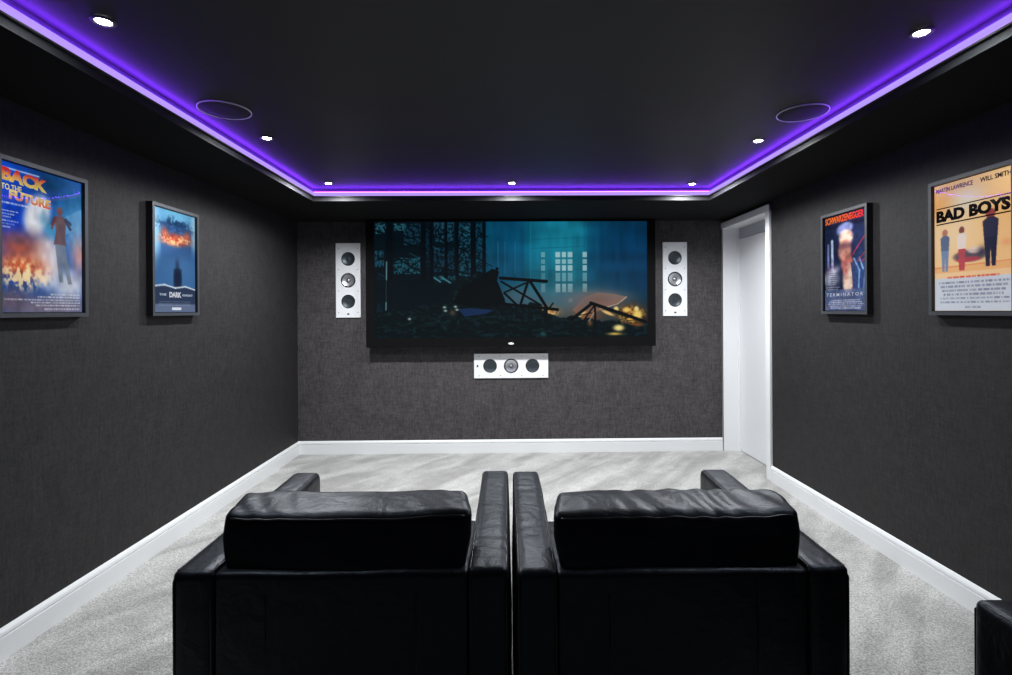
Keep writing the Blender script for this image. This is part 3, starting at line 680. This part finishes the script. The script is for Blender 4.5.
# ------------------------------------------------------------------ leather armchairs
def wr(p, sc, amp, seed):
    return amp*mnoise.noise(Vector((p.x*sc[0]+seed, p.y*sc[1], p.z*sc[2])))
def armchair(label, x0, y0, width, sl, sr, seed, cush_dx=0, skew=0):
    """x0,y0 = rear left corner; faces +y; sl/sr = outward splay of the arms."""
    dep = .845; t = thing('armchair', label, 'armchair', (x0+width/2, y0+dep/2, 0), 0, None)
    w = width/2; y_r = -dep/2; y_f = dep/2; H = .622; A = .108
    for side, sp in ((-1, sl), (1, sr)):
        def fn(p, side=side):
            q_ = p.copy()
            if p.z > .2:                                      # puckered top: creases running across the arm
                q_.z += .0022*math.sin(p.y*95+3*mnoise.noise(Vector((p.x*9, p.y*7, seed))))*max(0, mnoise.noise(Vector((seed, p.y*4, side))))*1.6 + wr(p, (8,5,3), .003, seed)
            q_.x += wr(p, (3,6,5), .0025, seed+side)
            if p.x*side > 0: q_.x += side*.0047*max(0, 1-((p.z+.05)/.27)**2)*max(0, 1-(2*p.y/dep)**2)**.5
            return q_
        bm = soft_box((A, dep, H-.06), .016, .016, (.004, .003, .004), fn)
        for v in bm.verts: v.co.z += (H-.06)/2+.06; v.co.x += side*(w-A/2)+side*sp*(v.co.y-y_r)
        arm = obj('arm', bm, M_LEATHER, t, True)
        for s2 in (-1, 1):
            bm = bmesh.new(); xx = side*(w-A/2)+s2*(A/2-.006)
            pts = [(xx+side*sp*(yy-y_r), yy, H-.004) for yy in np.linspace(y_r+.02, y_f-.02, 14)]
            pts = [(pts[0][0], y_r+.001, .10), (pts[0][0], y_r+.001, H-.025)]+pts+[(pts[-1][0], y_f-.001, H-.025), (pts[-1][0], y_f-.001, .10)]
            tube(bm, pts, .0026, n=6); obj('piping', bm, M_PIPING, arm, True)
    wi = w-A
    # rear panel
    def fnb(p):
        q_ = p.copy(); q_.z += wr(p, (5,5,5), .004, seed); q_.y += wr(p, (3,3,4), .004, seed+3); return q_
    bm = soft_box((2*wi+.002, .09, H-.075), .010, .012, (0, .004, .002), fnb)
    for v in bm.verts: v.co.z += (H-.075)/2+.068; v.co.y += y_r+.045+.003
    bk = obj('back_panel', bm, M_LEATHER, t, True)
    for xx in (wi-.135, -wi+.135):
        bm = bmesh.new(); tube(bm, [(xx, y_r+.0015-.002, z) for z in (.09, .3, .56)], .0016, n=6); obj('seam', bm, M_PIPING, bk, True)
    # base and seat
    bm = soft_box((2*wi-.004, dep-.10, .22), .014, .03, (0, 0, 0)); 
    for v in bm.verts: v.co.z += .17; v.co.y += .045
    obj('seat_base', bm, M_LEATHER, t, True)
    def fns(p):
        q_ = p.copy(); q_.z += wr(p, (7,7,5), .006, seed+9); return q_
    bm = soft_box((2*wi-.012, .66, .15), .03, .02, (.002,.006,.012), fns)
    for v in bm.verts: v.co.z += .345; v.co.y += .085
    obj('seat_cushion', bm, M_LEATHER, t, True)
    # back cushion: leans a little forward, boxed top with a seam along its rear edge
    cw, cdp, ch = 2*wi+.012, .182, .325
    def fnc(p):
        q_ = p.copy(); tz = p.z/ch+.5; 
        q_.x *= (.940+.060*min(1, max(0, (tz-.55)*4)))
        if tz > .8:
            k = mnoise.noise(Vector((p.x*2.5+seed, 1.7, 0)))+.35
            q_.z += .0065*math.sin(p.x*85+p.y*38+4*mnoise.noise(Vector((p.x*6, p.y*6, seed))))*max(0, k)*(1-min(1, abs(p.y)/(cdp/2))**3*.5)
        q_ += Vector((wr(p, (4,4,9), .004, seed), wr(p, (6,5,7), .006, seed+2), wr(p, (6,6,4), .006, seed+5)))
        q_.y += .20*(q_.z+ch/2)+.5*max(0, .022-q_.z)-.02*max(0, abs(p.x)/(cw/2)-.6)*(1 if p.y > 0 else -.6)
        q_.x += skew*(p.y+cdp/2)
        return q_
    bm = soft_box((cw, cdp, ch), .019, .0095, (.004, .010, .006), fnc)
    for v in bm.verts: v.co.z += .752-ch/2; v.co.y += y_r-.012+cdp/2; v.co.x += cush_dx
    cu = obj('back_cushion', bm, M_LEATHER, t, True)
    pts = []
    for k in range(41):
        xx = -cw/2+.02+(cw-.04)*k/40; base = Vector((xx, -cdp/2-.002, ch/2-.013)); p = fnc(base); pts.append((p.x+cush_dx, p.y+y_r-.012+cdp/2, p.z+.752-ch/2))
    bm = bmesh.new(); tube(bm, pts, .003, n=6); obj('piping', bm, M_PIPING, cu, True)
    for sx in (-1, 1):
        for sy in (-1, 1):
            bm = bmesh.new(); lathe(bm, [(0,0),(.020,0),(.026,.075),(0,.075)], cx=sx*(w-.065), y0=sy*(dep/2-.065), axis='z', n=20); obj('leg', bm, M_DARKWOOD, t, True)
    return t
armchair('black leather armchair in front row, left of the pair facing the screen', -.877, 1.364, .878, .026, .000, 2.3, .003, -.15)
armchair('black leather armchair in front row, right of the pair facing the screen', .021, 1.350, .875, .000, .030, 7.7, .000, .15)
armchair('black leather armchair by the right wall, only its front corner in view', 1.086, .357, .880, 0, 0, 5.1)

# ------------------------------------------------------------------ world and colour management
w = bpy.data.worlds.new('dark_world'); S.world = w; w.use_nodes = True
w.node_tree.nodes['Background'].inputs['Color'].default_value = (.01,.01,.012,1); w.node_tree.nodes['Background'].inputs['Strength'].default_value = .0
S.view_settings.view_transform = 'Standard'; S.view_settings.look = 'None'; S.view_settings.gamma = 1
S.view_settings.exposure = 0; S.view_settings.use_curve_mapping = False
S.cycles.max_bounces = 8; S.cycles.diffuse_bounces = 5; S.cycles.glossy_bounces = 4; S.cycles.transparent_max_bounces = 8
S.cycles.caustics_reflective = False; S.cycles.caustics_refractive = False; S.cycles.sample_clamp_indirect = 4
